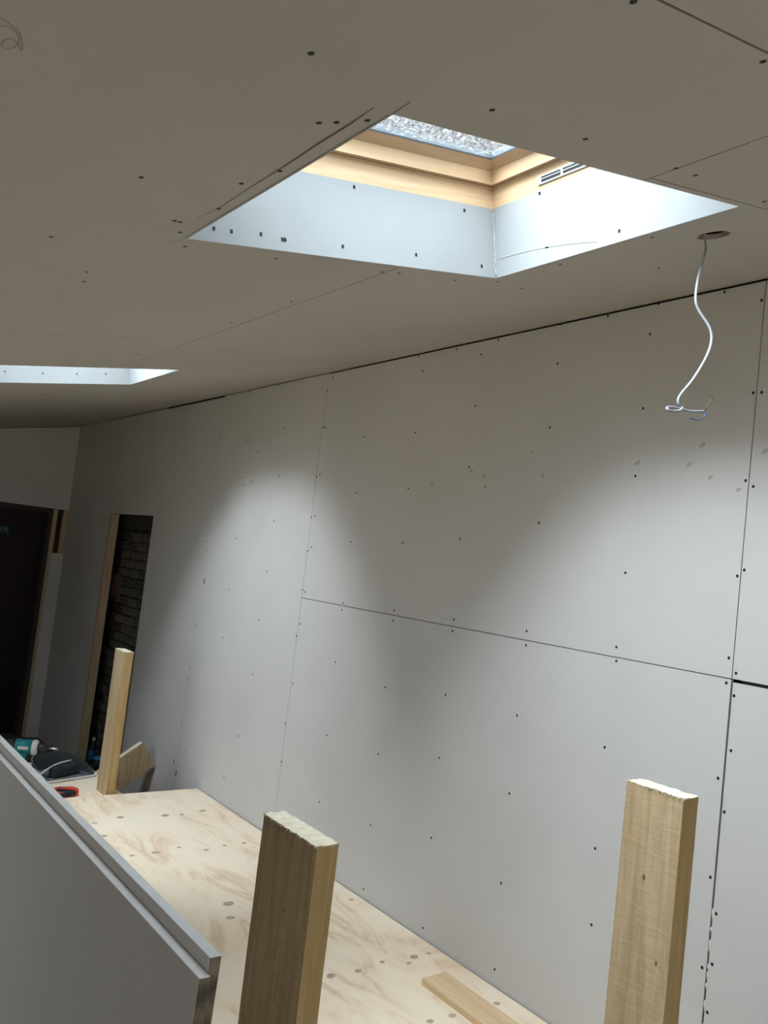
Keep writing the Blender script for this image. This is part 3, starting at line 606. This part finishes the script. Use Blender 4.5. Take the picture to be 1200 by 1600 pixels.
bm = bmesh.new(); tube(bm, [(.105, 0, .165), (.125, 0, .166), (.130, 0, .166), (.158, 0, .167)], [.004, .004, .006, .0055], 8); link('drill_bit', bm, STEEL, dr, smooth=True)
bm = bmesh.new(); prism(bm, [(-.035, .055), (.006, .055), (.020, .14), (-.034, .14)], 'y', -.017, .017); link('handle', bm, TEAL, dr, .006)
bm = bmesh.new(); prism(bm, [(.006, .06), (.010, .06), (.024, .135), (.020, .135)], 'y', -.018, .018); link('grip', bm, BLACKP, dr, .001)
bm = bmesh.new(); prism(bm, [(.020, .105), (.030, .11), (.032, .135), (.022, .137)], 'y', -.008, .008); link('trigger', bm, BLACKP, dr, .002)
bm = bmesh.new(); box(bm, -.085, .03, -.036, .036, 0, .055); link('battery', bm, BLACKP, dr, .008)
bm = bmesh.new(); box(bm, -.028, .022, -.0385, -.034, .158, .174); link('badge', bm, PALE, dr, .001)
# dustpan
dp = empty('dustpan', (1.680, 4.985, 0.4505), 0.30); tag(dp, 'dark grey dustpan with a dusty pale lip, between the drill and distant post', 'dustpan')
bm = bmesh.new(); W_, D_ = 0.165, 0.24; NS = 24
prof = []
for k in range(NS+1):                              # wall follows a rounded U from the left lip round the back to the right lip
    s_ = k/NS; a = math.pi*s_
    x = -W_*math.copysign(abs(math.cos(a))**0.55, math.cos(a)); y = 0.03 + D_*(math.sin(a))**0.6; hh = 0.018 + 0.085*(math.sin(a))**0.55
    prof.append((x, y, hh))
th = 0.003
lo_, hi_, li, hi2 = [], [], [], []
for x, y, hh in prof:
    lo_.append(bm.verts.new((x*.95, y*.97, 0.0))); hi_.append(bm.verts.new((x*1.02, y*1.03, hh))); hi2.append(bm.verts.new((x*1.02-math.copysign(th, x), y*1.03-th, hh+.001))); li.append(bm.verts.new((x*.95-math.copysign(th, x), y*.97-th, 0.006)))
for k in range(NS):
    bm.faces.new((lo_[k], lo_[k+1], hi_[k+1], hi_[k])); f = bm.faces.new((hi_[k], hi_[k+1], hi2[k+1], hi2[k])); f.material_index = 1; bm.faces.new((hi2[k], hi2[k+1], li[k+1], li[k]))
link('wall', bm, [GREYP, PALE], dp)
bm = bmesh.new(); pts = [(x*.95, y*.97) for x, y, h in prof] + [(W_*.93, 0.0), (-W_*.93, 0.0)]
prism(bm, pts, 'z', 0.0005, 0.006); link('tray', bm, PANI, dp)
bm = bmesh.new(); prism(bm, [(-.005, .004), (.012, .006), (.012, .012), (-.007, .016)], 'x', -W_*.97, W_*.97); link('lip', bm, LIP, dp, .001)
# hand brush in the pan
hb = empty('hand_brush', (1.655, 5.075, 0.460), 0.50); tag(hb, 'dark bristled hand brush with a pale handle lying in the dustpan', 'brush')
bm = bmesh.new(); box(bm, -.10, .10, -.030, .030, 0.0, .062); link('bristles', bm, BRISTLE, hb, .010)
bm = bmesh.new(); tube(bm, smoothpath([(-.22, .01, .020), (-.17, .014, .034), (-.11, .018, .055), (-.04, .018, .070), (.05, .016, .074)], 4), [.006]*1 + [.008]*16, 8, .6); link('handle', bm, PALE, hb, smooth=True)
# saw
sw = empty('hand_saw', (1.535, 4.705, 0.4695), 0.12); sw.location.z = 0.4515; tag(sw, 'hand saw with red and black D-shaped handle lying in front of the dustpan', 'saw')
def loop(rx, ry, n, cx=0, cy=0, sq=0.7):
    return [(cx+rx*math.copysign(abs(math.cos(2*math.pi*k/n))**sq, math.cos(2*math.pi*k/n)), cy+ry*math.copysign(abs(math.sin(2*math.pi*k/n))**sq, math.sin(2*math.pi*k/n))) for k in range(n)]
bm = bmesh.new(); A = loop(.088, .052, 28); B = loop(.062, .026, 28)
for z0, z1, s0 in ((0, .034, 1),):
    o0 = [bm.verts.new((x, y, z0)) for x, y in A]; o1 = [bm.verts.new((x, y, z1)) for x, y in A]; i0 = [bm.verts.new((x, y, z0)) for x, y in B]; i1 = [bm.verts.new((x, y, z1)) for x, y in B]
    for k in range(28):
        j = (k+1) % 28
        for q in ((o0[k], o0[j], o1[j], o1[k]), (i0[k], i1[k], i1[j], i0[j]), (o1[k], o1[j], i1[j], i1[k]), (o0[k], i0[k], i0[j], o0[j])): bm.faces.new(q)
link('handle', bm, REDP, sw, .006, True)
bm = bmesh.new(); tube(bm, [(-.045, -.036, .019), (-.01, -.040, .020), (.03, -.040, .020), (.055, -.036, .019)], [.013, .0195, .0195, .015], 12); link('rubber_grip', bm, BLACKP, sw, smooth=True)
bm = bmesh.new(); tube(bm, [(-.04, .036, .019), (0, .040, .020), (.04, .037, .019)], [.014, .017, .014], 12); link('rubber_grip', bm, BLACKP, sw, smooth=True)
bm = bmesh.new(); prism(bm, [(-.07, -.05), (-.07, .045), (-.45, .02), (-.45, -.05)], 'z', .015, .0165); link('blade', bm, STEEL, sw)
# things left in the doorway
bt = empty('plastic_bottle', (2.375, 6.685, 0.0855)); tag(bt, 'dark bottle with blue label standing in the doorway hole', 'bottle')
bm = bmesh.new(); lathe(bm, [(.024, 0), (.028, .004), (.028, .115), (.012, .15), (.011, .18), (.006, .182)], 16); link('body', bm, BLACKP, bt, smooth=True)
bm = bmesh.new(); lathe(bm, [(.0285, .03), (.0288, .032), (.0288, .10), (.0285, .102)], 16); link('label_band', bm, BLUEP, bt, smooth=True)
bm = bmesh.new(); lathe(bm, [(.0125, .178), (.0125, .20), (.010, .202)], 12); link('cap', bm, PALE, bt)
tb = empty('lidded_tub', (2.385, 6.535, 0.0855)); tag(tb, 'dark tub with light blue lid beside the bottle in the doorway hole', 'tub')
bm = bmesh.new(); lathe(bm, [(.036, 0), (.042, .07)], 18); link('tub_body', bm, GREYP, tb, smooth=True)
bm = bmesh.new(); lathe(bm, [(.044, .0702), (.045, .072), (.045, .082), (.042, .084)], 18); link('lid', bm, SKYBL, tb, smooth=True)
